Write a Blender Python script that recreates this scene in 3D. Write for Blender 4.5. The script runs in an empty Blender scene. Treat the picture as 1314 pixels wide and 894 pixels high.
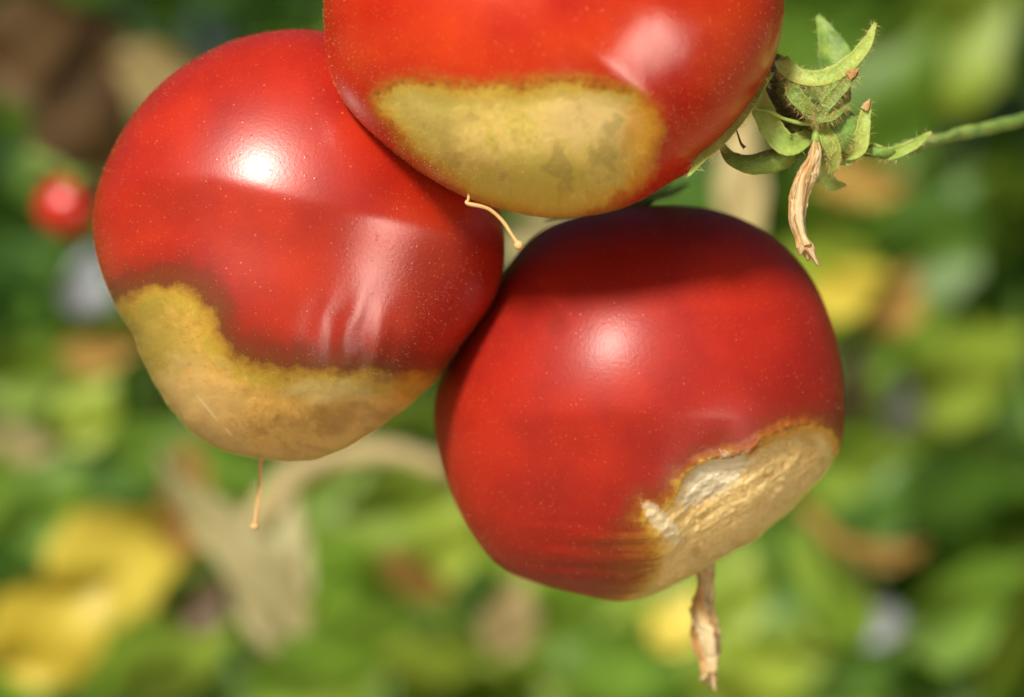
import bpy, math, random
import numpy as np
from mathutils import Vector, Matrix
from mathutils import noise as mn

random.seed(7)
rng = np.random.default_rng(7)
C = bpy.context.scene.collection
SC = bpy.context.scene

# ------------------------------------------------------------------ camera, sky, sun
D = 0.456                 # camera to focus plane
S = 0.164 / 1314          # metres per photo pixel on the focus plane
H = 0.50                  # height of the camera above the soil
cam = bpy.data.cameras.new('camera')
cam.lens = 100; cam.sensor_width = 36; cam.sensor_fit = 'HORIZONTAL'
cam.clip_start = 0.01; cam.clip_end = 200
cam.dof.use_dof = True
cam.dof.focus_distance = D - 0.020
cam.dof.aperture_fstop = 9.0
cam.dof.aperture_blades = 7
cam_o = bpy.data.objects.new('camera', cam); C.objects.link(cam_o)
cam_o.location = (0, -D, H); cam_o.rotation_euler = (math.radians(90), 0, 0)
SC.camera = cam_o

SUN = Vector((-0.30, -0.78, 0.56)).normalized()
elev = math.asin(SUN.z)
W = bpy.data.worlds.new('World'); SC.world = W; W.use_nodes = True
nt = W.node_tree
bg = nt.nodes['Background']
sky = nt.nodes.new('ShaderNodeTexSky'); sky.sky_type = 'NISHITA'; sky.sun_disc = False
sky.sun_elevation = elev
sky.sun_rotation = math.atan2(SUN.x, SUN.y)
sky.dust_density = 6.0; sky.air_density = 1.0; sky.ozone_density = 1.0
nt.links.new(sky.outputs[0], bg.inputs[0])
bg.inputs[1].default_value = 0.04
sl = bpy.data.lights.new('sun', 'SUN'); sl.energy = 3.9; sl.angle = math.radians(9)
sl.color = (1.0, 0.93, 0.82)
so = bpy.data.objects.new('sun', sl); C.objects.link(so)
so.rotation_euler = SUN.to_track_quat('Z', 'Y').to_euler()
so.location = (0, -1, 3)
SC.view_settings.view_transform = 'Standard'; SC.view_settings.look = 'None'
SC.view_settings.exposure = 0.15; SC.view_settings.gamma = 1
SC.render.film_transparent = False
SC.cycles.max_bounces = 8

def P(px, py, y=0.0):
    k = (D + y) / D * S
    return Vector(((px - 657) * k, y, H + (447 - py) * k))

# ------------------------------------------------------------------ helpers
def tag(o, label=None, cat=None, group=None, kind=None):
    if label: o['label'] = label
    if cat: o['category'] = cat
    if group: o['group'] = group
    if kind: o['kind'] = kind
    return o

def empty(name, loc):
    o = bpy.data.objects.new(name, None); C.objects.link(o); o.location = loc
    o.empty_display_size = 0.01
    return o

def link(name, me, parent=None):
    """me is in world coordinates; keeps it there under a parent"""
    o = bpy.data.objects.new(name, me); C.objects.link(o)
    if parent is not None:
        o.parent = parent
        o.matrix_parent_inverse = Matrix.Translation(-Vector(parent.location))
    return o

def mesh(name, verts, faces, mat, smooth=True):
    me = bpy.data.meshes.new(name)
    me.from_pydata([tuple(v) for v in verts], [], [tuple(f) for f in faces])
    me.materials.append(mat)
    if smooth: me.polygons.foreach_set('use_smooth', [True] * len(me.polygons))
    me.update()
    return me

class N:
    """small node-graph helper"""
    def __init__(self, name):
        self.m = bpy.data.materials.new(name); self.m.use_nodes = True
        self.t = self.m.node_tree
        self.b = self.t.nodes['Principled BSDF']; self.out = self.t.nodes['Material Output']
    def n(self, kind, **kw):
        x = self.t.nodes.new(kind)
        for k, v in kw.items(): setattr(x, k, v)
        return x
    def l(self, a, b): self.t.links.new(a, b)
    def put(self, sock, v):
        if hasattr(v, 'is_linked') or hasattr(v, 'links'): self.l(v, sock)
        else: sock.default_value = v
    def math(self, op, a, b=0.0, clamp=False, c=None):
        x = self.n('ShaderNodeMath', operation=op, use_clamp=clamp)
        self.put(x.inputs[0], a); self.put(x.inputs[1], b)
        if c is not None: self.put(x.inputs[2], c)
        return x.outputs[0]
    def noise(self, vec, scale, detail=3, rough=0.5, dist=0.0, col=False):
        x = self.n('ShaderNodeTexNoise'); self.l(vec, x.inputs['Vector'])
        x.inputs['Scale'].default_value = scale; x.inputs['Detail'].default_value = detail
        x.inputs['Roughness'].default_value = rough; x.inputs['Distortion'].default_value = dist
        return x.outputs['Color' if col else 'Fac']
    def ramp(self, fac, stops, interp='LINEAR'):
        x = self.n('ShaderNodeValToRGB'); self.l(fac, x.inputs[0]); r = x.color_ramp
        r.interpolation = interp
        while len(r.elements) > 1: r.elements.remove(r.elements[-1])
        r.elements[0].position = stops[0][0]; r.elements[0].color = c4(stops[0][1])
        for p, c in stops[1:]:
            e = r.elements.new(p); e.color = c4(c)
        return x.outputs[0]
    def mix(self, fac, a, b, mode='MIX'):
        x = self.n('ShaderNodeMix', data_type='RGBA', blend_type=mode)
        self.put(x.inputs[0], fac)
        self.put(x.inputs[6], a if hasattr(a, 'links') else c4(a)); self.put(x.inputs[7], b if hasattr(b, 'links') else c4(b))
        return x.outputs[2]
    def map(self, v, a, b, c=0.0, d=1.0, smooth=False):
        x = self.n('ShaderNodeMapRange', interpolation_type='SMOOTHSTEP' if smooth else 'LINEAR')
        self.put(x.inputs[0], v); x.inputs[1].default_value = a; x.inputs[2].default_value = b
        x.inputs[3].default_value = c; x.inputs[4].default_value = d
        return x.outputs[0]
def c4(c): 
    return (c, c, c, 1) if isinstance(c, (int, float)) else (c[0], c[1], c[2], 1)
def srgb(r, g, b):
    f = lambda u: (u / 255 / 12.92) if u / 255 <= 0.04045 else ((u / 255 + 0.055) / 1.055) ** 2.4
    return (f(r), f(g), f(b))

# ------------------------------------------------------------------ plant materials
def leaf_mat(name, base, var=0.25, trans=0.35, rough=0.45, hue2=None):
    g = N(name); tc = g.n('ShaderNodeTexCoord').outputs['Object']
    oi = g.n('ShaderNodeObjectInfo').outputs['Random']
    n1 = g.noise(tc, 45, 4, 0.6)
    c2 = hue2 or tuple(min(1, x * 1.9) for x in base)
    f = g.math('ADD', g.map(n1, 0.3, 0.7, -0.35, 0.35), oi, clamp=True)
    col = g.mix(f, tuple(x * 0.75 for x in base), c2)
    g.l(col, g.b.inputs['Base Color']); g.b.inputs['Roughness'].default_value = rough
    tr = g.n('ShaderNodeBsdfTranslucent'); g.l(col, tr.inputs[0])
    mx = g.n('ShaderNodeMixShader'); mx.inputs[0].default_value = trans
    g.l(g.b.outputs[0], mx.inputs[1]); g.l(tr.outputs[0], mx.inputs[2]); g.l(mx.outputs[0], g.out.inputs[0])
    n2 = g.noise(tc, 160, 3, 0.6)
    bp = g.n('ShaderNodeBump'); bp.inputs['Strength'].default_value = 0.3; bp.inputs['Distance'].default_value = 0.001
    g.l(n2, bp.inputs['Height']); g.l(bp.outputs[0], g.b.inputs['Normal'])
    return g.m
M = {}
M['leaf_mid'] = leaf_mat('leaf_green', (0.09, 0.22, 0.02), hue2=(0.25, 0.44, 0.04))
M['leaf_dark'] = leaf_mat('leaf_dark_green', (0.04, 0.13, 0.018), hue2=(0.14, 0.30, 0.04))
M['leaf_lime'] = leaf_mat('leaf_lime', (0.27, 0.46, 0.04), hue2=(0.48, 0.62, 0.07), trans=0.4)
M['leaf_yellow'] = leaf_mat('leaf_yellow', (0.78, 0.62, 0.05), hue2=(0.90, 0.76, 0.12), trans=0.25)
M['leaf_tan'] = leaf_mat('leaf_dry', (0.40, 0.30, 0.12), hue2=(0.60, 0.50, 0.24), trans=0.2, rough=0.8)
M['leaf_ochre'] = leaf_mat('leaf_ochre', (0.42, 0.24, 0.05), hue2=(0.62, 0.40, 0.10), trans=0.2, rough=0.8)
M['leaf_pale'] = leaf_mat('leaf_pale_dry', (0.52, 0.47, 0.22), hue2=(0.68, 0.62, 0.34), trans=0.2, rough=0.8)
M['leaf_brown'] = leaf_mat('leaf_dark_brown', (0.05, 0.025, 0.01), hue2=(0.12, 0.07, 0.025), trans=0.1)
M['leaf_blue'] = leaf_mat('leaf_bluish_white', (0.30, 0.34, 0.38), hue2=(0.46, 0.50, 0.58), trans=0.1)  # pale bluish grey leaf colour
M['stem'] = leaf_mat('green_stem', (0.10, 0.18, 0.03), trans=0.0)
M['dry_stem'] = leaf_mat('dry_stem', (0.42, 0.34, 0.16), trans=0.0, rough=0.8)

def fuzzy_green(name, a, b, edge=(0.45, 0.40, 0.08)):
    g = N(name); tc = g.n('ShaderNodeTexCoord').outputs['Object']
    n1 = g.noise(tc, 260, 4, 0.6)
    col = g.mix(g.map(n1, 0.35, 0.65), a, b)
    lw = g.n('ShaderNodeLayerWeight'); lw.inputs[0].default_value = 0.3
    g.l(col, g.b.inputs['Base Color'])
    g.b.inputs['Roughness'].default_value = 0.5
    g.b.inputs['Subsurface Weight'].default_value = 0.25
    g.b.inputs['Subsurface Radius'].default_value = (0.5, 0.8, 0.2)
    g.b.inputs['Subsurface Scale'].default_value = 0.001
    g.b.inputs['Sheen Weight'].default_value = 0.25
    g.b.inputs['Sheen Tint'].default_value = (0.9, 0.9, 0.5, 1)
    bp = g.n('ShaderNodeBump'); bp.inputs['Strength'].default_value = 0.6; bp.inputs['Distance'].default_value = 0.0003
    g.l(g.noise(tc, 1500, 3, 0.7), bp.inputs['Height']); g.l(bp.outputs[0], g.b.inputs['Normal'])
    return g.m
M['calyx'] = fuzzy_green('calyx_green', (0.10, 0.22, 0.03), (0.28, 0.42, 0.07))
M['calyx_shade'] = fuzzy_green('calyx_painted_shade', (0.05, 0.07, 0.012), (0.12, 0.15, 0.03))
M['calyx_light'] = fuzzy_green('calyx_light', (0.25, 0.40, 0.06), (0.45, 0.58, 0.14))
M['fruitlet'] = fuzzy_green('fruitlet_green', (0.12, 0.26, 0.04), (0.24, 0.42, 0.08))
M['tip'] = fuzzy_green('calyx_tip', (0.40, 0.20, 0.06), (0.55, 0.34, 0.14))

def withered():
    g = N('withered_petal'); uv = g.n('ShaderNodeUVMap').outputs[0]
    mp = g.n('ShaderNodeMapping'); g.l(uv, mp.inputs[0]); mp.inputs['Scale'].default_value = (6, 1.2, 1)
    n1 = g.noise(mp.outputs[0], 1.7, 4, 0.6, 0.5)
    col = g.ramp(n1, [(0.3, (0.42, 0.15, 0.03)), (0.42, (0.72, 0.42, 0.15)), (0.52, (0.88, 0.66, 0.34)), (0.68, (0.92, 0.80, 0.54))])
    g.l(col, g.b.inputs['Base Color']); g.b.inputs['Roughness'].default_value = 0.4
    g.b.inputs['Subsurface Weight'].default_value = 0.2; g.b.inputs['Subsurface Scale'].default_value = 0.001
    bp = g.n('ShaderNodeBump'); bp.inputs['Strength'].default_value = 0.8; bp.inputs['Distance'].default_value = 0.0005
    g.l(n1, bp.inputs['Height']); g.l(bp.outputs[0], g.b.inputs['Normal'])
    tr = g.n('ShaderNodeBsdfTranslucent'); g.l(col, tr.inputs[0]); mx = g.n('ShaderNodeMixShader'); mx.inputs[0].default_value = 0.25
    g.l(g.b.outputs[0], mx.inputs[1]); g.l(tr.outputs[0], mx.inputs[2]); g.l(mx.outputs[0], g.out.inputs[0])
    return g.m
M['withered'] = withered()
g = N('style_thread'); g.b.inputs['Base Color'].default_value = (0.72, 0.47, 0.20, 1); g.b.inputs['Roughness'].default_value = 0.5
g.b.inputs['Subsurface Weight'].default_value = 0.3; g.b.inputs['Subsurface Scale'].default_value = 0.0005
M['style'] = g.m
g = N('brown_thread'); g.b.inputs['Base Color'].default_value = (0.16, 0.06, 0.015, 1); g.b.inputs['Roughness'].default_value = 0.6
M['thread'] = g.m
g = N('skin_hair'); g.b.inputs['Base Color'].default_value = (0.85, 0.62, 0.25, 1); g.b.inputs['Roughness'].default_value = 0.4
M['hair'] = g.m

# ------------------------------------------------------------------ ground (setting)
def soil():
    g = N('soil'); tc = g.n('ShaderNodeTexCoord').outputs['Object']
    n1 = g.noise(tc, 9, 6, 0.65); n2 = g.noise(tc, 1.3, 4, 0.6)
    col = g.ramp(n1, [(0.3, (0.20, 0.14, 0.07)), (0.5, (0.42, 0.33, 0.18)), (0.7, (0.58, 0.48, 0.28))])  # pale straw tones chosen to bounce light onto the undersides of the fruit
    col = g.mix(g.map(n2, 0.52, 0.66, 0, 0.6), col, (0.10, 0.16, 0.03))
    g.l(col, g.b.inputs['Base Color']); g.b.inputs['Roughness'].default_value = 0.95
    bp = g.n('ShaderNodeBump'); bp.inputs['Strength'].default_value = 1; bp.inputs['Distance'].default_value = 0.02
    g.l(n1, bp.inputs['Height']); g.l(bp.outputs[0], g.b.inputs['Normal'])
    return g.m
def grid_sheet(x0, x1, y0, y1, nx, ny, zf, mat, name):
    xs = np.linspace(x0, x1, nx); ys = np.linspace(y0, y1, ny); v = []; f = []
    for j, y in enumerate(ys):
        for i, x in enumerate(xs): v.append((x, y, zf(x, y)))
    for j in range(ny - 1):
        for i in range(nx - 1):
            a = j * nx + i; f.append((a, a + 1, a + nx + 1, a + nx))
    return mesh(name, v, f, mat)
def gz(x, y):
    r = math.hypot(x, y)
    return 0.03 * mn.noise(Vector((x * 1.5, y * 1.5, 0))) * min(1, 6 / (r + 1)) - 0.03
gm = soil()
tag(link('ground', grid_sheet(-60, 60, -60, 60, 200, 200, gz, gm, 'ground')), 'garden soil under the tomato plants, coloured pale straw to bounce light up', kind='structure')
# unseen silver reflector, added right of the camera to put pink patches on the tomatoes
g = N('added_reflector'); g.b.inputs['Base Color'].default_value = (0.90, 0.89, 0.87, 1); g.b.inputs['Roughness'].default_value = 0.40
g.b.inputs['Metallic'].default_value = 1.0
def sheet():
    n = 16; v = []; f = []
    for side in (1, -1):
        for i in range(n + 1):
            for j in range(n + 1):
                a, b = i / n * 2 - 1, j / n * 2 - 1
                v.append((a * 0.26, b * 0.26, 0.004 * mn.noise(Vector((a * 1.5, b * 1.5, 4))) + side * 0.0008))
    m_ = n + 1; q = m_ * m_
    for i in range(n):
        for j in range(n):
            a = i * m_ + j; f.append((a, a + m_, a + m_ + 1, a + 1)); f.append((q + a, q + a + 1, q + a + m_ + 1, q + a + m_))
    for i in range(n):
        for a, b in ((i * m_, (i + 1) * m_), ((i + 1) * m_ + n, i * m_ + n), (i + 1, i), (n * m_ + i, n * m_ + i + 1)): f.append((a, b, q + b, q + a))
    return mesh('sheet', v, f, g.m)
SH = Vector((0.46, -0.55, 0.27))
to_t = (Vector((0.0, -0.02, 0.5)) - SH).normalized(); nsh = (to_t + SUN).normalized()
sh_root = empty('added_reflector', (SH.x, SH.y, -0.02)); tag(sh_root, 'unseen silver reflector sheet, added to give the tomatoes their pink patches', 'sheet')
so_ = bpy.data.objects.new('sheet', sheet()); C.objects.link(so_); so_.parent = sh_root
so_.location = SH - Vector((SH.x, SH.y, -0.02)); so_.rotation_euler = nsh.to_track_quat('Z', 'Y').to_euler()

# ------------------------------------------------------------------ geometry builders
def frame_path(pts):
    """parallel-transported frames along a list of Vectors"""
    T = []
    for i in range(len(pts)):
        a = pts[max(0, i - 1)]; b = pts[min(len(pts) - 1, i + 1)]
        T.append((b - a).normalized())
    n = T[0].orthogonal().normalized(); out = []
    for t in T:
        n = (n - t * n.dot(t)).normalized(); out.append((t, n, t.cross(n)))
    return out
def smooth_path(pts, n):
    """Catmull-Rom resample of vectors"""
    pts = [Vector(p) for p in pts]; q = [pts[0] * 2 - pts[1]] + pts + [pts[-1] * 2 - pts[-2]]; out = []
    m = len(pts) - 1
    for i in range(n):
        u = i / (n - 1) * m; k = min(int(u), m - 1); t = u - k
        a, b, c, d = q[k:k + 4]
        out.append(0.5 * ((2 * b) + (c - a) * t + (2 * a - 5 * b + 4 * c - d) * t * t + (3 * b - a - 3 * c + d) * t ** 3))
    return out
def tube(pts, radii, mat, name='tube', n=24, seg=10, lump=0.0, lobes=0, lobe_amp=0.0, twist=0.0, seed=0, ring=0.35):
    path = smooth_path(pts, n); fr = frame_path(path); v = []; f = []; uvs = []
    rr = np.interp(np.linspace(0, 1, n), np.linspace(0, 1, len(radii)), radii)
    for i, (p, (t, a, b)) in enumerate(zip(path, fr)):
        for j in range(seg):
            th = 2 * math.pi * j / seg
            r = rr[i]
            if lobes: r *= 1 + lobe_amp * math.cos(lobes * th + twist * i / n + 0.7 * mn.noise(Vector((i * .25, seed, 0))))
            if lump: r *= 1 + lump * mn.noise(Vector((math.cos(th) * 1.4, math.sin(th) * 1.4 + seed, i * ring)))
            v.append(p + (a * math.cos(th) + b * math.sin(th)) * r)
    for i in range(n - 1):
        for j in range(seg):
            k = (j + 1) % seg
            f.append((i * seg + j, i * seg + k, (i + 1) * seg + k, (i + 1) * seg + j))
    v.append(path[0]); v.append(path[-1]); s, e = len(v) - 2, len(v) - 1
    for j in range(seg):
        k = (j + 1) % seg
        f.append((s, k, j)); f.append((e, (n - 1) * seg + j, (n - 1) * seg + k))
    me = mesh(name, v, f, mat)
    uv = me.uv_layers.new(name='UVMap')
    for lp in me.loops:
        vi = lp.vertex_index
        if vi < n * seg: uv.data[lp.index].uv = ((vi % seg) / seg, (vi // seg) / n)
        else: uv.data[lp.index].uv = (0.5, 0.0 if vi == s else 1.0)
    return me
def _uv_grid(me, n, m):
    uv = me.uv_layers.new(name='UVMap'); q = n * m
    for lp in me.loops:
        k = lp.vertex_index % q; uv.data[lp.index].uv = ((k % m) / m, (k // m) / n)
    return me
def blade(pts, widths, mat, up=Vector((0, -1, 0)), cup=0.3, thick=0.0004, n=20, m=9, name='blade', wav=0.0, seed=0):
    """a sepal or leaf blade along pts, cupped towards up, closed with real thickness"""
    path = smooth_path(pts, n); v = []; f = []
    ww = np.interp(np.linspace(0, 1, n), np.linspace(0, 1, len(widths)), widths)
    for side in (1, -1):
        for i, p in enumerate(path):
            a = path[max(0, i - 1)]; b = path[min(n - 1, i + 1)]; t = (b - a).normalized()
            s = t.cross(up).normalized(); u = s.cross(t).normalized()
            for j in range(m):
                x = (j / (m - 1)) * 2 - 1
                w = ww[i] * (1 + wav * mn.noise(Vector((i * .6, seed, x))))
                off = s * (x * w) + u * (cup * w * x * x + wav * w * mn.noise(Vector((i * .4, x * 2, seed + 5))))
                v.append(p + off + u * (side * thick / 2 * (1 - 0.8 * x * x)))
    q = n * m
    for i in range(n - 1):
        for j in range(m - 1):
            a = i * m + j; f.append((a, a + 1, a + m + 1, a + m)); f.append((q + a, q + a + m, q + a + m + 1, q + a + 1))
    for i in range(n - 1):
        a = i * m; f.append((a, a + m, q + a + m, q + a)); a = i * m + m - 1; f.append((a, q + a, q + a + m, a + m))
    for j in range(m - 1):
        a = j; f.append((a, q + a, q + a + 1, a + 1)); a = (n - 1) * m + j; f.append((a, a + 1, q + a + 1, q + a))
    return _uv_grid(mesh(name, v, f, mat), n, m)
def hairs(name, pts, nrm, length, rad, mat, parent, droop=0.2, jit=0.5):
    """thousands of fine hairs as thin three-sided spikes, one mesh"""
    pts = np.asarray(pts); nrm = np.asarray(nrm); k = len(pts)
    d = nrm + rng.normal(0, jit, (k, 3)); d[:, 2] -= droop
    d /= np.linalg.norm(d, axis=1)[:, None]
    a = np.cross(d, rng.normal(size=(k, 3))); a /= np.linalg.norm(a, axis=1)[:, None]; b = np.cross(d, a)
    L = length * rng.uniform(0.5, 1.3, (k, 1))
    v = np.stack([pts + a * rad, pts + (-0.5 * a + 0.87 * b) * rad, pts + (-0.5 * a - 0.87 * b) * rad, pts + d * L], 1).reshape(-1, 3)
    i = np.arange(k)[:, None] * 4
    f = np.concatenate([i + [0, 1, 3], i + [1, 2, 3], i + [2, 0, 3]])
    me = bpy.data.meshes.new(name); me.from_pydata(v.tolist(), [], f.tolist()); me.materials.append(mat)
    o = link(name, me, parent); o['kind'] = 'stuff'
    return o
def hairs_on(o_mesh, parent, count, length, rad, name='hairs', mat=None, jit=0.4):
    me = o_mesh; nv = len(me.vertices); co = np.empty(nv * 3); no = np.empty(nv * 3)
    me.vertices.foreach_get('co', co); me.vertices.foreach_get('normal', no)
    co = co.reshape(-1, 3); no = no.reshape(-1, 3)
    fc = [p.vertices for p in me.polygons]; ar = np.array([p.area for p in me.polygons]); ar /= ar.sum()
    idx = rng.choice(len(fc), count, p=ar); P_ = []; N_ = []
    for k in idx:
        vs = list(fc[k]); w = rng.dirichlet(np.ones(len(vs)))
        P_.append((co[vs] * w[:, None]).sum(0)); N_.append(no[vs].mean(0))
    return hairs(name, P_, N_, length, rad, mat or M['hair'], parent, jit=jit)

link('reflector_post', tube([Vector((SH.x + .012, SH.y, -0.05)), Vector((SH.x + .012, SH.y, 0.15)), SH + Vector((.006, 0, -0.02))], [0.006] * 3, M['dry_stem'], 'reflector_post', n=8), sh_root)  # support of the added reflector
# ------------------------------------------------------------------ tomatoes
def sphere_dirs(n):
    """cube sphere with n x n quads per side, welded"""
    idx = {}; V = []; F = []
    def vid(a, b, c):
        k = (a, b, c)
        if k not in idx:
            p = np.array([math.tan((x / n - 0.5) * math.pi / 2) if 0 < x < n else (1.0 if x else -1.0) for x in k]); idx[k] = len(V); V.append(p)
        return idx[k]
    for ax in range(3):
        for s in (0, n):
            for i in range(n):
                for j in range(n):
                    q = []
                    for (u, w) in ((i, j), (i + 1, j), (i + 1, j + 1), (i, j + 1)):
                        k = [0, 0, 0]; k[ax] = s; k[(ax + 1) % 3] = u; k[(ax + 2) % 3] = w; q.append(vid(*k))
                    F.append(q if s else q[::-1])
    V = np.array(V); V /= np.linalg.norm(V, axis=1)[:, None]
    return V, F
DIRS, FACES = sphere_dirs(180)

def catmull_closed(pts, n):
    pts = np.array(pts, float); m = len(pts); u = np.linspace(0, m, n, endpoint=False)
    k = u.astype(int); t = (u - k)[:, None]
    a, b, c, d = pts[(k - 1) % m], pts[k % m], pts[(k + 1) % m], pts[(k + 2) % m]
    return 0.5 * ((2 * b) + (c - a) * t + (2 * a - 5 * b + 4 * c - d) * t * t + (3 * b - a - 3 * c + d) * t ** 3)
def sdist(px, poly):
    """signed distance in pixels, positive inside"""
    poly = np.array(poly, float); q = np.roll(poly, -1, 0)
    out = np.full(len(px), 1e9); ins = np.zeros(len(px), bool)
    for a, b in zip(poly, q):
        e = b - a; w = px - a; t = np.clip((w @ e) / (e @ e), 0, 1)
        out = np.minimum(out, np.hypot(*(w - t[:, None] * e).T))
        c = (a[1] > px[:, 1]) != (b[1] > px[:, 1])
        with np.errstate(divide='ignore', invalid='ignore'):
            x = (b[0] - a[0]) * (px[:, 1] - a[1]) / (b[1] - a[1] + 1e-12) + a[0]
        ins ^= c & (px[:, 0] < x)
    return np.where(ins, out, -out)
def ldist(px, line):
    """signed height of the point below a left-to-right line (y down positive) and x"""
    line = np.array(line, float)
    y = np.interp(px[:, 0], line[:, 0], line[:, 1])
    return px[:, 1] - y
def sm(x, a, b):
    t = np.clip((x - a) / (b - a), 0, 1); return t * t * (3 - 2 * t)
def gn(px, s, seed):
    """smooth noise on pixel coordinates"""
    return np.array([mn.noise(Vector((x / s, y / s, seed))) for x, y in px])

def tomato(contour, cen, depth, dz, disp, patch, mat, label):
    cen = np.array(cen, float); c = catmull_closed(contour, 900)
    d = c - cen; th = np.arctan2(d[:, 1], d[:, 0]); r = np.hypot(d[:, 0], d[:, 1])
    o = np.argsort(th); TH = np.linspace(-math.pi, math.pi, 720, endpoint=False)
    R = np.interp(TH, th[o], r[o], period=2 * math.pi)
    Fk = np.fft.rfft(R) / len(R); K = 22
    x, y, z = DIRS[:, 0], DIRS[:, 1], DIRS[:, 2]         # y = away from camera, z up
    t = np.arctan2(-z, x); sp = np.hypot(x, z)
    Rr = np.full(len(x), Fk[0].real)
    for k in range(1, K):
        ck = Fk[k] * np.exp(1j * k * (t + math.pi))
        Rr += 2 * ck.real * sp ** (max(0, k - 1) * 0.9) * math.exp(-(k / 19.0) ** 4)
    qx = cen[0] + Rr * x; qy = cen[1] - Rr * z          # picture position on the tomato's own middle plane
    ex = np.where(y > 0, 1 + (1 - sp) * 1.0 + 0.0, 1.0)   # past the outline the coordinates run on outwards
    rad = np.where(y > 0, 2 - sp, sp)
    ux = cen[0] + Rr * rad * x / np.maximum(sp, 1e-6); uy = cen[1] - Rr * rad * z / np.maximum(sp, 1e-6)
    uv = np.stack([ux, uy], 1)
    sd = sdist(uv, patch)
    yy = y * dz
    front = np.clip(-y, 0, 1)
    h, side = disp(uv, sd, front)                         # relief in px: towards the camera, and inwards along the radius
    n3 = DIRS.copy()
    pos = np.stack([qx, qy], 1)
    k = (D + depth) / D * S
    X = (pos[:, 0] - 657) * k; Z = H + (447 - pos[:, 1]) * k; Y = depth + yy * k
    # relief along the approximate normal
    nx = x / np.maximum(Fk[0].real, 1); nz = z / Fk[0].real; ny = y / dz
    L = np.sqrt(nx * nx + ny * ny + nz * nz); nx /= L; ny /= L; nz /= L
    X += nx * h * k; Y += ny * h * k; Z += nz * h * k
    # perspective: keep the outline the size it is seen at, though the rim that is seen lies a little in front of the middle
    me = bpy.data.meshes.new('skin'); me.from_pydata(np.stack([X, Y, Z], 1).tolist(), [], FACES)
    me.polygons.foreach_set('use_smooth', [True] * len(me.polygons))
    me.materials.append(mat)
    a = me.attributes.new('patch', 'FLOAT', 'POINT'); a.data.foreach_set('value', (sd / 100).astype(np.float32))
    a = me.attributes.new('skin', 'FLOAT_VECTOR', 'POINT')
    a.data.foreach_set('vector', np.stack([uv[:, 0] / 100, uv[:, 1] / 100, np.zeros(len(x))], 1).astype(np.float32).ravel())
    me.update()
    top = np.argmax(Z)
    root = empty('tomato', (float(np.mean(X)), depth, float(Z.max())))
    tag(root, label, 'tomato', 'ripe tomatoes with blossom end rot')
    ob = link('skin', me, root)
    return root, me, np.stack([X, Y, Z], 1)

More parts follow.
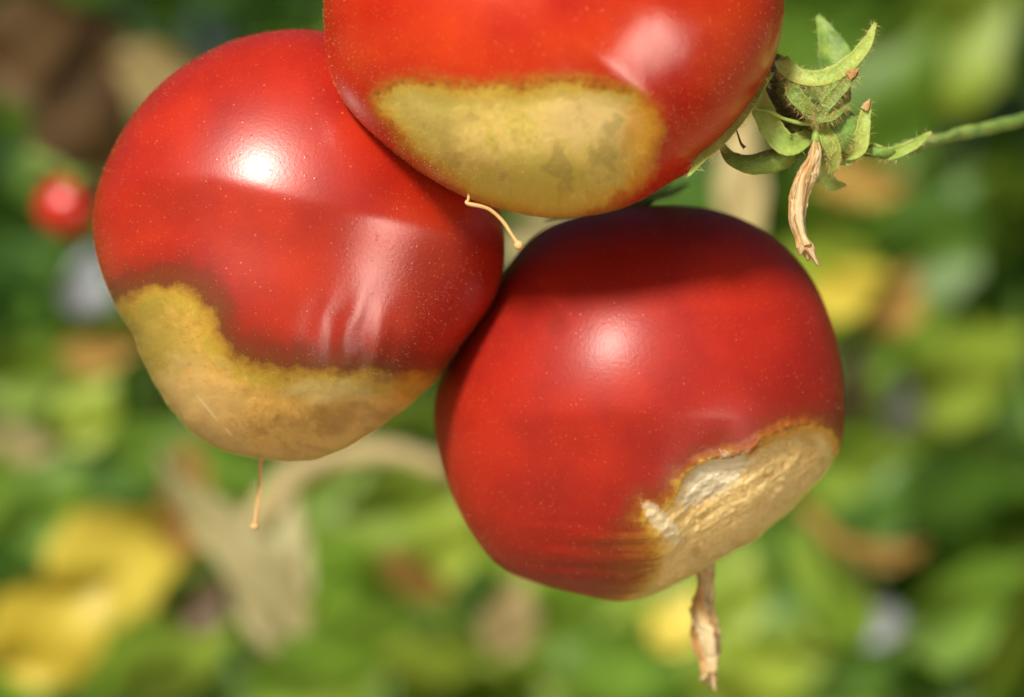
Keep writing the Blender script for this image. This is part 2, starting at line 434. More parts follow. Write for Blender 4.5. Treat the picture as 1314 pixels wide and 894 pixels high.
def skin_mat(name, red, red_hi, ramp, mott, mott_amt, streak=None, jag=0.0, gloss_patch=0.45, extra=None, wrinkle=0.3, rough=0.36, crough=0.20, coat=0.42, pcoat=0.25, cior=1.65):
    g = N(name)
    pa = g.n('ShaderNodeAttribute', attribute_name='patch').outputs['Fac']
    uv = g.n('ShaderNodeAttribute', attribute_name='skin').outputs['Vector']
    tc = g.n('ShaderNodeTexCoord').outputs['Object']
    nA = g.noise(uv, 3.2, 5, 0.62); nB = g.noise(uv, 14, 5, 0.7)
    d = g.math('ADD', pa, g.map(nA, 0.2, 0.8, -0.10, 0.10))
    d = g.math('ADD', d, g.map(nB, 0.2, 0.8, -0.05 - jag, 0.05 + jag))
    if streak:
        mp = g.n('ShaderNodeMapping'); g.l(uv, mp.inputs[0]); mp.inputs['Rotation'].default_value = (0, 0, streak[0]); mp.inputs['Scale'].default_value = (streak[1], streak[2], 1)
        ns = g.noise(mp.outputs[0], 1.0, 4, 0.6)
        sx = g.n('ShaderNodeSeparateXYZ'); g.l(uv, sx.inputs[0])
        reg = g.math('MULTIPLY', g.map(sx.outputs[0], streak[4], streak[5], 1, 0, True), g.map(sx.outputs[1], 6.35, 6.95, 0, 1, True))
        d = g.math('MULTIPLY', d, g.map(reg, 0, 1, 1.0, 0.36))
        d = g.math('ADD', d, g.math('MULTIPLY', g.map(ns, 0.3, 0.7, -streak[3], streak[3]), g.math('MULTIPLY', reg, 0.55)))
    fac = g.map(d, -0.8, 0.8)
    redc = g.mix(g.map(g.noise(uv, 0.9, 3), 0.35, 0.65), red, red_hi)
    # fine pale specks in the skin
    vo = g.n('ShaderNodeTexVoronoi', feature='F1'); g.l(tc, vo.inputs['Vector']); vo.inputs['Scale'].default_value = 1300
    sep = g.n('ShaderNodeSeparateColor'); g.l(vo.outputs['Color'], sep.inputs[0])
    pick = g.map(sep.outputs[0], 0.80, 0.97, 0, 1)
    dot = g.math('MULTIPLY', g.map(vo.outputs['Distance'], 0.17, 0.30, 1, 0), pick)
    grain = g.noise(tc, 3000, 3, 0.7)
    redc = g.mix(g.math('MULTIPLY', dot, g.map(g.noise(uv, 1.6, 4, 0.6), 0.38, 0.65, 0.03, 0.24)), redc, (0.95, 0.45, 0.10))
    redc = g.mix(g.map(grain, 0.35, 0.75, 0, 0.05), redc, (0.85, 0.20, 0.04))
    rc = g.ramp(fac, ramp)
    mask = g.ramp(fac, [(ramp[0][0], 0), (ramp[1][0], 1)])
    inner = g.map(d, 0.12, 0.35, 0, 1, True)
    nM = g.noise(uv, 2.3, 6, 0.66, 0.6)
    rc = g.mix(g.math('MULTIPLY', g.map(nM, 0.50, 0.66, 0, mott_amt, True), g.map(d, 0.02, 0.2)), rc, mott)
    nM2 = g.noise(uv, 7.5, 5, 0.7, 0.4)
    rc = g.mix(g.math('MULTIPLY', g.map(nM2, 0.52, 0.7, 0, 0.5), g.map(d, 0.02, 0.2)), rc, tuple(min(1, x * 1.35) for x in ramp[-1][1]))
    rc = g.mix(g.math('MULTIPLY', g.map(nM2, 0.30, 0.44, 0.5, 0), g.map(d, 0.02, 0.15)), rc, tuple(x * 0.62 for x in mott))
    col = g.mix(mask, redc, rc)
    if extra: col = extra(g, col, uv, d)
    g.l(col, g.b.inputs['Base Color'])
    pm = g.map(d, -0.05, 0.15, 0, 1, True)
    b = g.b.inputs
    g.l(g.map(pm, 0, 1, rough, gloss_patch), b['Roughness'])
    b['IOR'].default_value = 1.45; b['Specular IOR Level'].default_value = 0.30
    g.l(g.map(pm, 0, 1, coat, pcoat), b['Coat Weight']); b['Coat Roughness'].default_value = crough; b['Coat IOR'].default_value = cior
    b['Sheen Weight'].default_value = 0.05; b['Sheen Roughness'].default_value = 0.25; b['Sheen Tint'].default_value = (1.0, 0.62, 0.25, 1)
    b['Subsurface Weight'].default_value = 0.18; b['Subsurface Radius'].default_value = (1.0, 0.25, 0.1); b['Subsurface Scale'].default_value = 0.003
    b1 = g.n('ShaderNodeBump'); b1.inputs['Strength'].default_value = 0.35; b1.inputs['Distance'].default_value = 0.00008
    g.l(g.math('ADD', g.noise(tc, 1600, 3, 0.6), dot), b1.inputs['Height'])
    b2 = g.n('ShaderNodeBump'); b2.inputs['Distance'].default_value = 0.0006
    g.l(g.math('MULTIPLY', pm, wrinkle), b2.inputs['Strength'])
    g.l(g.noise(uv, 5.5, 6, 0.65, 0.8), b2.inputs['Height']); g.l(b1.outputs[0], b2.inputs['Normal'])
    g.l(b2.outputs[0], b['Normal']); g.l(b1.outputs[0], b['Coat Normal'])
    return g.m

R1, R2 = (0.36, 0.006, 0.001), (0.50, 0.018, 0.001)

# left tomato -------------------------------------------------------
L_OUT = [(245,82),(205,112),(172,150),(150,185),(132,225),(123,262),(121,300),(128,340),(145,385),(165,430),(185,475),(208,515),(240,555),(270,575),(300,587),(340,594),(375,597),(410,592),(450,577),(490,553),(530,522),(560,493),(590,457),(617,422),(638,388),(646,350),(648,310),(643,272),(628,215),(600,155),(555,100),(495,62),(430,44),(370,40),(300,54)]
L_PAT = [(150,402),(180,388),(215,377),(248,377),(270,388),(288,408),(296,432),(308,452),(335,468),(375,478),(425,482),(475,482),(515,488),(540,486),(600,490),(640,560),(500,760),(300,800),(120,690),(40,520),(90,420)]
def L_disp(uv, sd, fr):
    d = ldist(uv, [(60,290),(122,262),(160,245),(220,238),(290,240),(330,250),(400,268),(470,283),(560,303),(640,325),(700,345)])
    w = 7
    amp = 0.15 * sm(uv[:, 0], 130, 230) * (1 - sm(uv[:, 0], 560, 680))
    ridge = -amp * (np.sqrt(d * d + w * w) - w + d) * np.exp(-(np.maximum(d, 0) / 110) ** 2)
    # a soft hollow in the lower right flank with fine folds running down towards the rot
    hol = np.exp(-((uv[:, 0] - 430) / 40) ** 2 - ((uv[:, 1] - 430) / 60) ** 2)
    ang = (uv[:, 0] - 420) + (uv[:, 1] - 400) * 0.35
    fold = np.exp(-((uv[:, 0] - 470) / 55) ** 2 - ((uv[:, 1] - 440) / 45) ** 2)
    folds = fold * 1.1 * np.sin(ang / 6.5 + 1.5 * gn(uv, 40, 2))
    sink = -5.0 * sm(sd, -8, 40) + 2.0 * gn(uv, 30, 9) * sm(sd, 0, 40)
    return ridge - 4 * hol + folds + sink, None
def spot(g, uv, cx, cy, a, b, nz=0.5):
    p = g.n('ShaderNodeSeparateXYZ'); g.l(uv, p.inputs[0])
    X = g.math('DIVIDE', g.math('SUBTRACT', p.outputs[0], cx), a); Y = g.math('DIVIDE', g.math('SUBTRACT', p.outputs[1], cy), b)
    r = g.math('SQRT', g.math('ADD', g.math('MULTIPLY', X, X), g.math('MULTIPLY', Y, Y)))
    r = g.math('ADD', r, g.map(g.noise(uv, 4, 4, 0.6), 0.2, 0.8, -nz, nz))
    return g.map(r, 0.4, 1.3, 1, 0, True)
def L_extra(g, col, uv, d):
    i_ = g.map(d, 0.0, 0.15)
    col = g.mix(g.math('MULTIPLY', g.math('MULTIPLY', spot(g, uv, 2.0, 4.55, 0.75, 0.9), i_), 0.75), col, (0.34, 0.27, 0.025))
    col = g.mix(g.math('MULTIPLY', g.math('MULTIPLY', spot(g, uv, 2.55, 5.3, 0.8, 0.7), i_), 0.6), col, (0.78, 0.54, 0.22))
    col = g.mix(g.math('MULTIPLY', g.math('MULTIPLY', spot(g, uv, 4.3, 4.98, 0.6, 0.22), i_), 0.55), col, (0.82, 0.68, 0.30))  # pale streak: glossy highlight of the rot painted into its colour
    p = g.n('ShaderNodeSeparateXYZ'); g.l(uv, p.inputs[0])
    for (ax, ay, bx, by) in ((2.62, 5.05, 2.90, 5.42), (2.97, 5.47, 3.07, 5.62)):        # pale scratches
        L_ = math.hypot(bx - ax, by - ay); c_, s_ = (bx - ax) / L_, (by - ay) / L_
        X = g.math('SUBTRACT', p.outputs[0], (ax + bx) / 2); Y = g.math('SUBTRACT', p.outputs[1], (ay + by) / 2)
        u = g.math('DIVIDE', g.math('ADD', g.math('MULTIPLY', X, c_), g.math('MULTIPLY', Y, s_)), L_ / 2)
        v = g.math('DIVIDE', g.math('SUBTRACT', g.math('MULTIPLY', Y, c_), g.math('MULTIPLY', X, s_)), 0.022)
        r = g.math('ADD', g.math('MULTIPLY', u, u), g.math('MULTIPLY', v, v))
        col = g.mix(g.map(r, 0.3, 1.0, 0.7, 0), col, (0.92, 0.74, 0.40))
    return g.mix(g.math('MULTIPLY', g.math('MULTIPLY', spot(g, uv, 4.4, 5.38, 0.75, 0.18, 0.9), i_), 0.6), col, (0.36, 0.18, 0.03))
brown = (0.16, 0.022, 0.004)
L_RAMP = [(0.08, (0.40, 0.006, 0.003)), (0.32, (0.22, 0.018, 0.004)), (0.43, (0.17, 0.04, 0.005)), (0.54, (0.50, 0.30, 0.03)), (0.60, (0.54, 0.39, 0.04)), (0.68, (0.70, 0.42, 0.08)), (0.85, (0.76, 0.45, 0.11))]
mL = skin_mat('tomato_skin_tan_rot', R1, R2, L_RAMP, (0.52, 0.25, 0.03), 0.75, wrinkle=0.25, rough=0.42, crough=0.34, coat=0.75, pcoat=0.9, cior=1.7, gloss_patch=0.38, extra=L_extra)
tL, meL, vL = tomato(L_OUT, (385, 318), 0.007, 235, L_disp, L_PAT, mL, 'ripe red tomato at the left with a tan rotten base and white glint')

# right tomato ------------------------------------------------------
R_OUT = [(560,500),(557,540),(563,580),(578,630),(597,670),(620,705),(652,733),(695,749),(740,760),(785,769),(815,772),(850,765),(885,749),(920,729),(960,702),(1000,670),(1035,635),(1060,606),(1077,578),(1082,535),(1081,490),(1076,450),(1064,408),(1045,365),(1020,330),(985,300),(950,281),(910,269),(870,265),(800,268),(740,280),(700,294),(665,325),(625,380),(590,430)]
R_PAT = [(800,790),(815,745),(838,705),(822,680),(812,655),(818,640),(836,640),(852,632),(866,604),(885,590),(915,580),(948,574),(962,560),(985,548),(1020,542),(1052,546),(1068,560),(1076,580),(1110,590),(1160,640),(1120,780),(950,900),(800,880),(780,830)]
def R_disp(uv, sd, fr):
    d = ldist(uv, [(500,545),(620,535),(700,526),(800,522),(860,520),(920,527),(960,545),(1000,560),(1120,600)])
    w = 7
    amp = 0.20 * sm(uv[:, 0], 600, 720) * (1 - sm(uv[:, 0], 900, 960))
    ridge = -amp * 0.52 * (np.sqrt(d * d + w * w) - w + d) * np.exp(-(np.maximum(d, 0) / 100) ** 2)
    jag = gn(uv, 9, 4) * 3 + gn(uv, 22, 8) * 4
    acr = (uv[:, 0] - 900) * 0.60 + (uv[:, 1] - 650) * 0.80
    sink = -17 * (1 - sm(acr, -60, 120)) * sm(sd + jag, -2, 16) * sm(uv[:, 0], 840, 900) - 5 * sm(sd, -20, 30) * (1 - sm(uv[:, 0], 840, 900))
    # wrinkles following the lie of the shrunken skin
    al = (uv[:, 0] - 900) * 0.80 - (uv[:, 1] - 650) * 0.60; ac = (uv[:, 0] - 900) * 0.60 + (uv[:, 1] - 650) * 0.80
    q = np.stack([al / 3.6, ac], 1)
    wr = (gn(q, 10, 11) * 1.9 + gn(q, 4.5, 15) * 0.8 + gn(uv, 5, 19) * 1.0) * sm(sd, 2, 30)
    # crumpled flap of loose skin and the pale tongue to its left
    fl = 7.0 * np.exp(-(((uv[:, 0] - 905) * .8 + (uv[:, 1] - 608) * -.5) / 36) ** 2 - (((uv[:, 0] - 905) * .5 + (uv[:, 1] - 608) * .85) / 19) ** 2) * (1 + gn(uv, 18, 21) * 0.8 + gn(uv, 5, 22) * .15)
    wx = uv[:, 0] + 9 * gn(uv, 14, 61); wy = uv[:, 1] + 9 * gn(uv, 14, 62)
    tg = 3.5 * np.exp(-(((wx - 838) * .7 + (wy - 663) * .7) / 30) ** 2 - (((wx - 838) * -.7 + (wy - 663) * .7) / 9) ** 2) * (1 + .8 * gn(uv, 8, 25))
    rim = 2.5 * np.exp(-((sd + jag + 5) / 6) ** 2) * sm(uv[:, 0], 860, 890)
    lw = uv[:, 1] + (uv[:, 0] - 700) * -0.08
    str_ = 0.8 * np.sin(lw / 4.6 + 2.5 * gn(uv * np.array([0.25, 1]), 22, 31)) * sm(uv[:, 1], 640, 690) * sm(uv[:, 0], 640, 720) * (1 - sm(uv[:, 0], 840, 880))
    edge = 1 - sm(uv[:, 0], 1020, 1065)
    sh = np.exp(-((uv[:, 0] - 905) / 62) ** 2)
    dd_ = uv[:, 1] - 530
    ridge = ridge - sh * 0.10 * np.clip(dd_ + 6 * 0, 0, 60)
    return ridge + sink * (0.25 + 0.75 * edge) + wr + fl + tg + rim * edge + str_, None
def R_extra(g, col, uv, d):
    s = g.n('ShaderNodeSeparateXYZ'); g.l(uv, s.inputs[0]); x, y = s.outputs[0], s.outputs[1]
    nz = g.map(g.noise(uv, 9, 5, 0.7), 0.2, 0.8, -0.16, 0.16)
    def blob(cx, cy, ca, sa, a, b):
        X = g.math('SUBTRACT', x, cx); Y = g.math('SUBTRACT', y, cy)
        u = g.math('DIVIDE', g.math('ADD', g.math('MULTIPLY', X, ca), g.math('MULTIPLY', Y, sa)), a)
        v = g.math('DIVIDE', g.math('SUBTRACT', g.math('MULTIPLY', Y, ca), g.math('MULTIPLY', X, sa)), b)
        r = g.math('ADD', g.math('MULTIPLY', u, u), g.math('MULTIPLY', v, v))
        return g.map(g.math('ADD', g.math('SQRT', r), g.math('MULTIPLY', nz, 3.0)), 0.7, 1.15, 1, 0, True)
    f = g.math('MAXIMUM', blob(9.08, 6.12, 0.80, -0.60, 0.54, 0.27), g.math('MULTIPLY', blob(8.42, 6.65, 0.66, 0.75, 0.40, 0.11), 0.7))
    col = g.mix(g.math('MULTIPLY', f, 0.85), col, (0.92, 0.82, 0.62))
    # orange edge along the top of the rot
    e = g.math('MULTIPLY', g.map(g.math('ABSOLUTE', g.math('SUBTRACT', d, 0.07)), 0.0, 0.09, 1, 0), g.map(x, 9.5, 9.8, 0, 1, True))
    col = g.mix(g.math('MULTIPLY', e, g.map(g.noise(uv, 6, 3), 0.35, 0.6, 0.3, 1)), col, (0.85, 0.36, 0.02))
    # dark torn line where the skin broke
    k = g.math('MULTIPLY', g.map(g.math('ABSOLUTE', g.math('ADD', d, 0.02)), 0.0, 0.03, 1, 0), g.map(x, 8.6, 8.9, 0, 1, True))
    return g.mix(g.math('MULTIPLY', k, g.map(g.noise(uv, 8, 3), 0.45, 0.6, 0.15, 0.9)), col, (0.22, 0.05, 0.006))
R_RAMP = [(0.22, (0.33, 0.005, 0.002)), (0.40, (0.27, 0.03, 0.005)), (0.47, (0.36, 0.11, 0.010)), (0.52, (0.60, 0.34, 0.04)), (0.60, (0.90, 0.62, 0.22)), (0.80, (0.94, 0.67, 0.28))]
R_RAMP2 = [(0.40, (0.50, 0.014, 0.006)), (0.47, (0.45, 0.05, 0.006)), (0.50, (0.60, 0.30, 0.05)), (0.60, (0.68, 0.45, 0.16)), (0.80, (0.70, 0.47, 0.18))]
mR = skin_mat('tomato_skin_peeling_rot', (0.30, 0.004, 0.001), (0.43, 0.011, 0.001), R_RAMP, (0.68, 0.38, 0.08), 0.6, streak=(0.08, 0.7, 12, 0.15, 7.9, 8.75), jag=0.02, gloss_patch=0.30, extra=R_extra, wrinkle=1.0, rough=0.78, crough=0.35, coat=0.42, pcoat=0.9)
tR, meR, vR = tomato(R_OUT, (820, 520), 0.019, 240, R_disp, R_PAT, mR, 'ripe red tomato at lower right with a peeling pale wrinkled rotten patch')

# top tomato --------------------------------------------------------
T_OUT = [(421,82),(427,104),(442,132),(466,161),(500,191),(532,216),(565,237),(602,256),(645,272),(700,282),(760,277),(800,267),(840,250),(880,225),(915,192),(945,158),(970,122),(990,86),(1003,40),(1006,-20),(990,-90),(920,-165),(830,-215),(720,-235),(610,-225),(520,-190),(450,-120),(420,-40),(415,20)]
T_PAT = [(488,138),(508,122),(535,118),(570,126),(610,132),(660,129),(720,124),(770,129),(808,138),(828,152),(838,178),(834,205),(824,230),(804,254),(772,272),(735,284),(690,290),(648,284),(616,268),(588,249),(560,231),(537,207),(508,176),(490,152)]
def T_disp(uv, sd, fr):
    n = gn(uv, 60, 40)
    sink = -6.0 * sm(sd, -10, 30) + 3.0 * n * sm(sd, 0, 40)
    d = ldist(uv, [(600,60),(700,68),(740,80),(780,110),(820,140),(850,175),(900,240)])
    w = 8
    amp = 0.15 * sm(uv[:, 0], 690, 740) * (1 - sm(uv[:, 0], 860, 920))
    ridge = -amp * (np.sqrt(d * d + w * w) - w) * np.exp(-(np.abs(d) / 70) ** 2)
    return sink + ridge, None
def T_extra(g, col, uv, d):
    # brown flecks along the upper rim
    s = g.n('ShaderNodeSeparateXYZ'); g.l(uv, s.inputs[0])
    e = g.math('MULTIPLY', g.map(g.math('ABSOLUTE', g.math('SUBTRACT', d, 0.0)), 0.0, 0.10, 1, 0), g.map(s.outputs[1], 1.3, 1.9, 1, 0))
    col = g.mix(g.math('MULTIPLY', e, g.map(g.noise(uv, 11, 4, 0.7), 0.50, 0.62, 0, 0.8)), col, (0.20, 0.06, 0.01))
    i_ = g.map(d, 0.02, 0.2)
    col = g.mix(g.math('MULTIPLY', g.math('MULTIPLY', spot(g, uv, 7.55, 1.7, 0.7, 0.35), i_), 0.6), col, (0.86, 0.64, 0.30))
    col = g.mix(g.math('MULTIPLY', g.math('MULTIPLY', spot(g, uv, 6.9, 2.45, 0.9, 0.35), i_), 0.6), col, (0.60, 0.52, 0.06))
    col = g.mix(g.math('MULTIPLY', g.math('MULTIPLY', spot(g, uv, 5.4, 1.6, 0.6, 0.5), i_), 0.5), col, (0.46, 0.42, 0.10))
    col = g.mix(g.math('MULTIPLY', g.math('MULTIPLY', spot(g, uv, 8.25, 1.95, 0.32, 0.7), g.map(d, -0.15, 0.0)), 0.6), col, (0.80, 0.34, 0.02))
    nb = g.noise(uv, 2.0, 3, 0.5)
    return g.mix(g.math('MULTIPLY', g.map(nb, 0.54, 0.66, 0, 0.55, True), g.map(d, 0.1, 0.25)), col, (0.40, 0.30, 0.08))
T_RAMP = [(0.36, (0.55, 0.016, 0.006)), (0.44, (0.50, 0.07, 0.008)), (0.50, (0.52, 0.20, 0.02)), (0.55, (0.66, 0.43, 0.06)), (0.64, (0.74, 0.55, 0.14)), (0.90, (0.88, 0.66, 0.22))]
mT = skin_mat('tomato_skin_olive_rot', (0.46, 0.010, 0.002), (0.60, 0.036, 0.003), T_RAMP, (0.66, 0.54, 0.08), 0.6, gloss_patch=0.5, extra=T_extra, wrinkle=0.2)
tT, meT, vT = tomato(T_OUT, (705, 20), -0.018, 235, T_disp, T_PAT, mT, 'topmost ripe red tomato with a flat olive yellow rotten patch')

for me_, root_, cnt in ((meL, tL, 9000), (meR, tR, 6000), (meT, tT, 12000)):
    co = np.empty(len(me_.vertices) * 3); no = co.copy()
    me_.vertices.foreach_get('co', co); me_.vertices.foreach_get('normal', no)
    co = co.reshape(-1, 3); no = no.reshape(-1, 3)
    ii = rng.choice(len(co), cnt)
    hairs('skin_hairs', co[ii] - no[ii] * 0.00002, no[ii], 0.00022, 0.000022, M['hair'], root_, jit=0.35)

def surf(V, px, py, k=0):
    """front surface point of a tomato seen at a photo pixel"""
    kk = D / (D + V[:, 1]) / S
    u = V[:, 0] * kk + 657; w = 447 - (V[:, 2] - H) * kk
    dd = (u - px) ** 2 + (w - py) ** 2
    c = np.where(dd < 25)[0] if (dd < 25).any() else np.array([dd.argmin()])
    return Vector(V[c[np.argmin(V[c, 1])]])

# dried styles at the blossom ends ---------------------------------
def ball(c, r, mat, name, n=6, sq=(1, 1, 1)):
    v = []; f = []
    for i in range(n + 1):
        for j in range(2 * n):
            a = math.pi * i / n; b = math.pi * j / n
            q = 1 + 0.12 * mn.noise(Vector((i, j % (2 * n), c[0] * 900)))
            v.append(Vector(c) + Vector((math.sin(a) * math.cos(b) * sq[0], math.sin(a) * math.sin(b) * sq[1], math.cos(a) * sq[2])) * r * q)
    for i in range(n):
        for j in range(2 * n):
            k = (j + 1) % (2 * n); f.append((i * 2 * n + j, (i + 1) * 2 * n + j, (i + 1) * 2 * n + k, i * 2 * n + k))
    return mesh(name, v, f, mat)
yL = surf(vL, 335, 588)[1] + 0.010
pts = [P(334, 584, yL), P(334, 605, yL), P(332, 630, yL), P(329, 655, yL), P(327, 672, yL)]
s_ = link('style', tube(pts, [0.00042, 0.00030, 0.00028, 0.00034, 0.00030], M['style'], n=20, seg=8, lump=0.2), tL); s_['label'] = 'thin straw coloured dried style hanging from the base'
link('stigma', ball(P(326.5, 675, yL), 0.0007, M['style'], 'stigma', sq=(1.1, 1, .8)), s_)
s_.children[0].matrix_parent_inverse = Matrix.Identity(4) if False else s_.children[0].matrix_parent_inverse
a = surf(vT, 601, 250); y0 = a.y
yl = surf(vL, 612, 265).y
pts = [P(601, 246, y0 + .001), P(601, 256, y0 - .0005), P(599, 261, y0 - .001), P(612, 264, y0 - .001), P(628, 269, y0 - .0005), P(645, 284, y0), P(657, 302, y0), P(664, 312, y0)]
s_ = link('style', tube(pts, [0.00018, 0.00022, 0.0003, 0.00032, 0.0003, 0.0003, 0.0003, 0.00034], M['style'], n=36, seg=8, lump=0.25), tT); s_['label'] = 'curved straw coloured dried style'
st = link('stigma', ball(P(665.5, 315, y0), 0.00075, M['style'], 'stigma', sq=(1, 1, 1)), tT)

# ------------------------------------------------------------------ withered flowers
def withered_flower(cpts, radii, y, label, stalk=None, tips=3, seed=0):
    p = [P(a, b, y + (c if len(q) > 2 else 0)) for q in cpts for (a, b, c) in [(q[0], q[1], q[2] if len(q) > 2 else 0)]]
    root = empty('withered_flower', p[0]); tag(root, label, 'withered flower', 'withered flowers on the truss')
    link('petal_tube', tube(p, [r * S * 0.68 for r in radii], M['withered'], 'petal_tube', n=70, seg=48, lump=0.30, lobes=3, lobe_amp=0.25, twist=4.0, seed=seed, ring=0.07), root)
    sp_ = smooth_path(p, 16); rr_ = np.interp(np.linspace(0, 1, 16), np.linspace(0, 1, len(radii)), radii)
    for i in range(5):
        a0 = i * 1.2566 + seed; end = 16 - (i * 2) % 5
        q = [c + Vector((math.cos(a0 + k * .12), -math.sin(a0 + k * .12), 0)) * rr_[k] * S * (0.40 + 0.22 * math.sin(k * .8 + i * 2)) for k, c in enumerate(sp_[:end])]
        up_ = Vector((math.cos(a0 + .6), -math.sin(a0 + .6), 0.1))
        link('petal', blade(q, [rr_[min(15, k)] * S * w_ for k, w_ in ((0, .3), (3, .5), (7, .62), (11, .58), (14, .5), (15, .22))], M['withered'], up=up_, cup=-0.9, thick=0.00025, n=40, m=11, name='petal', wav=0.45, seed=seed * 3 + i), root)
    e = p[-1]; dr = (p[-1] - p[-2]).normalized()
    for i in range(tips):
        a = (i / max(1, tips - 1) - 0.5)
        sd_ = Vector((a * 14 * S, (i % 2) * 0.0008, 0))
        q = [e - dr * 6 * S, e + dr * 3 * S + sd_ * 0.7, e + dr * (12 + 7 * ((i * 7 + seed) % 3)) * S + sd_ * 1.4]
        link('petal_tip', tube(q, [5 * S, 6.5 * S, 1.8 * S], M['withered'], 'petal_tip', n=12, seg=12, lump=0.5, seed=i + seed), root)
    if stalk:
        link('stalk', tube([P(*s) for s in stalk], [0.0006, 0.0005, 0.0007], M['calyx_light'], 'stalk', n=12, seg=8), root)
    return root
YT = -0.015
wf = withered_flower([(1047, 178), (1046, 196), (1040, 214), (1031, 235), (1026, 258), (1024, 280), (1029, 302), (1033, 316)], [5, 11, 15, 17, 16, 14, 10, 13], YT, 'withered curled straw coloured flower hanging below the green calyx', stalk=[(1045, 152, YT), (1047, 166, YT), (1047, 182, YT)], seed=3)
yR = surf(vR, 905, 735).y + 0.004
wf2 = withered_flower([(906, 738), (904, 756), (901, 780), (906, 806), (912, 836), (910, 862)], [12, 16, 21, 25, 22, 13], yR, 'withered flower hanging from the base of the peeling tomato', seed=9)
link('collar', tube([P(908, 722, yR), P(905, 734, yR), P(904, 746, yR)], [11 * S, 12.5 * S, 9 * S], M['withered'], 'collar', n=16, seg=20, lump=0.45, lobes=5, lobe_amp=0.15, seed=5), wf2)

# ------------------------------------------------------------------ truss with green calyces
def rp(*q): return [P(a, b, YT + c) for a, b, c in q]
truss = empty('truss_stem', P(1190, 190, 0.02)); tag(truss, 'fuzzy green fruit truss stem behind the topmost tomato', 'stem')
link('stalk', tube(rp((1330, 150, .05), (1250, 168, .038), (1200, 180, .026), (1169, 188, .014), (1140, 195, .004), (1110, 194, .004), (1085, 190, .006)), [0.0010, 0.0011, 0.0008, 0.0013, 0.0008, 0.0009, 0.0011], M['calyx'], 'stalk', n=70, seg=14, lump=0.35), truss)
link('stalk', tube(rp((1090, 195, .010), (1060, 190, .014), (1020, 160, .018), (980, 120, .020), (900, 60, .024), (800, 0, .03)), [0.0016, 0.0018, 0.002, 0.002, 0.002, 0.002], M['calyx'], 'stalk', n=50, seg=14, lump=0.1), truss)
link('stalk', tube(rp((950, 90, .024), (900, 150, .034), (850, 230, .036), (800, 275, .034)), [0.0018, 0.0018, 0.0018, 0.0018], M['calyx'], 'stalk', n=30, seg=12, lump=0.1), truss)

cal = empty('green_calyx', P(1045, 158, YT)); tag(cal, 'curled green calyx with a brown tipped sepal above the hanging withered flower', 'calyx', 'green calyces on the truss')
def sepal(q, w, mat, parent, cup=0.5, up=(0, -1, 0), thick=0.0004, label=None, hair=250, wav=0.12, seed=0):
    me = blade(rp(*q), [x * S for x in w], mat, up=Vector(up), cup=cup, thick=thick, name='sepal', n=26, m=11, wav=wav, seed=seed)
    o = link('sepal', me, parent)
    if label: o['label'] = label
    if hair: hairs_on(me, parent, int(hair * 2.2), 0.0013, 0.000022, name='sepal_hairs')
    return o
# the bowl: shade of its hollow painted dark olive, with a pale rim
sepal([(1048, 156, .001), (1020, 150, .004), (1000, 132, .007), (993, 105, .009), (1000, 70, .010)], [5, 22, 30, 30, 16], M['calyx_shade'], cal, cup=-0.5, up=(0.35, -1, -0.2), hair=420, label='curled sepal, its shaded hollow painted dark olive', seed=2)
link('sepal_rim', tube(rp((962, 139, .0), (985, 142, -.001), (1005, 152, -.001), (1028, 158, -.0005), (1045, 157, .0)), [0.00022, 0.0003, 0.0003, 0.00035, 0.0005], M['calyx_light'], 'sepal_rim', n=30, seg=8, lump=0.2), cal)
sepal([(1042, 157, -.001), (1058, 138, -.002), (1078, 115, -.002), (1094, 98, -.002), (1100, 92, -.002)], [4, 8, 8, 7, 3], M['calyx'], cal, cup=0.5, up=(0.3, -1, 0.4), hair=260, label='straight sepal with a brown tip', seed=3)
link('sepal_tip', blade(rp((1088, 98, -.0026), (1095, 93, -.0026), (1104, 88, -.0026)), [6.5 * S, 5 * S, 0.8 * S], M['tip'], cup=0.3, thick=0.0006, wav=0.3), cal)
sepal([(1000, 78, .001), (1012, 96, .0), (1035, 106, -.001), (1060, 104, -.001), (1085, 90, -.001), (1110, 62, .001), (1124, 30, .003)], [10, 13, 13, 13, 11, 8, 2], M['calyx_light'], cal, cup=0.7, up=(0, -0.8, 0.6), hair=420, seed=4)
sepal([(1062, 140, .004), (1040, 128, .006), (1022, 112, .007), (1015, 90, .008)], [3, 20, 24, 14], M['calyx'], cal, cup=-0.4, up=(0.2, -1, 0.3), hair=300, seed=6)
sepal([(1044, 158, .004), (1070, 120, .010), (1070, 70, .014), (1050, 20, .016)], [5, 20, 22, 3], M['calyx'], cal, cup=0.4, up=(0, -1, 0.2), hair=150, seed=7)

sepal([(1048, 157, -.001), (1036, 140, -.003), (1020, 122, -.003), (1008, 100, .0)], [4, 9, 10, 2], M['calyx'], cal, cup=0.6, hair=260, seed=21)
sepal([(1046, 156, -.002), (1066, 148, -.002), (1082, 130, .0), (1090, 112, .002)], [4, 10, 9, 2], M['calyx'], cal, cup=0.5, up=(0.1, -1, 0.5), hair=260, seed=22)
sepal([(1050, 158, .001), (1064, 180, .0), (1070, 205, .002), (1064, 226, .004)], [5, 11, 9, 2], M['calyx_light'], cal, cup=0.5, hair=200, seed=23)
c2 = empty('green_calyx', P(1010, 200, YT + .006)); tag(c2, 'blurred looping green sepals between the topmost tomato and the withered flower', 'calyx', 'green calyces on the truss')
sepal([(968, 110, 0.002), (978, 140, 0.001), (992, 168, 0.000), (1010, 186, 0.000), (1030, 180, 0.002), (1040, 165, 0.004)], [10, 14, 15, 14, 11, 4], M['calyx_light'], c2, cup=0.4, hair=60, seed=8)
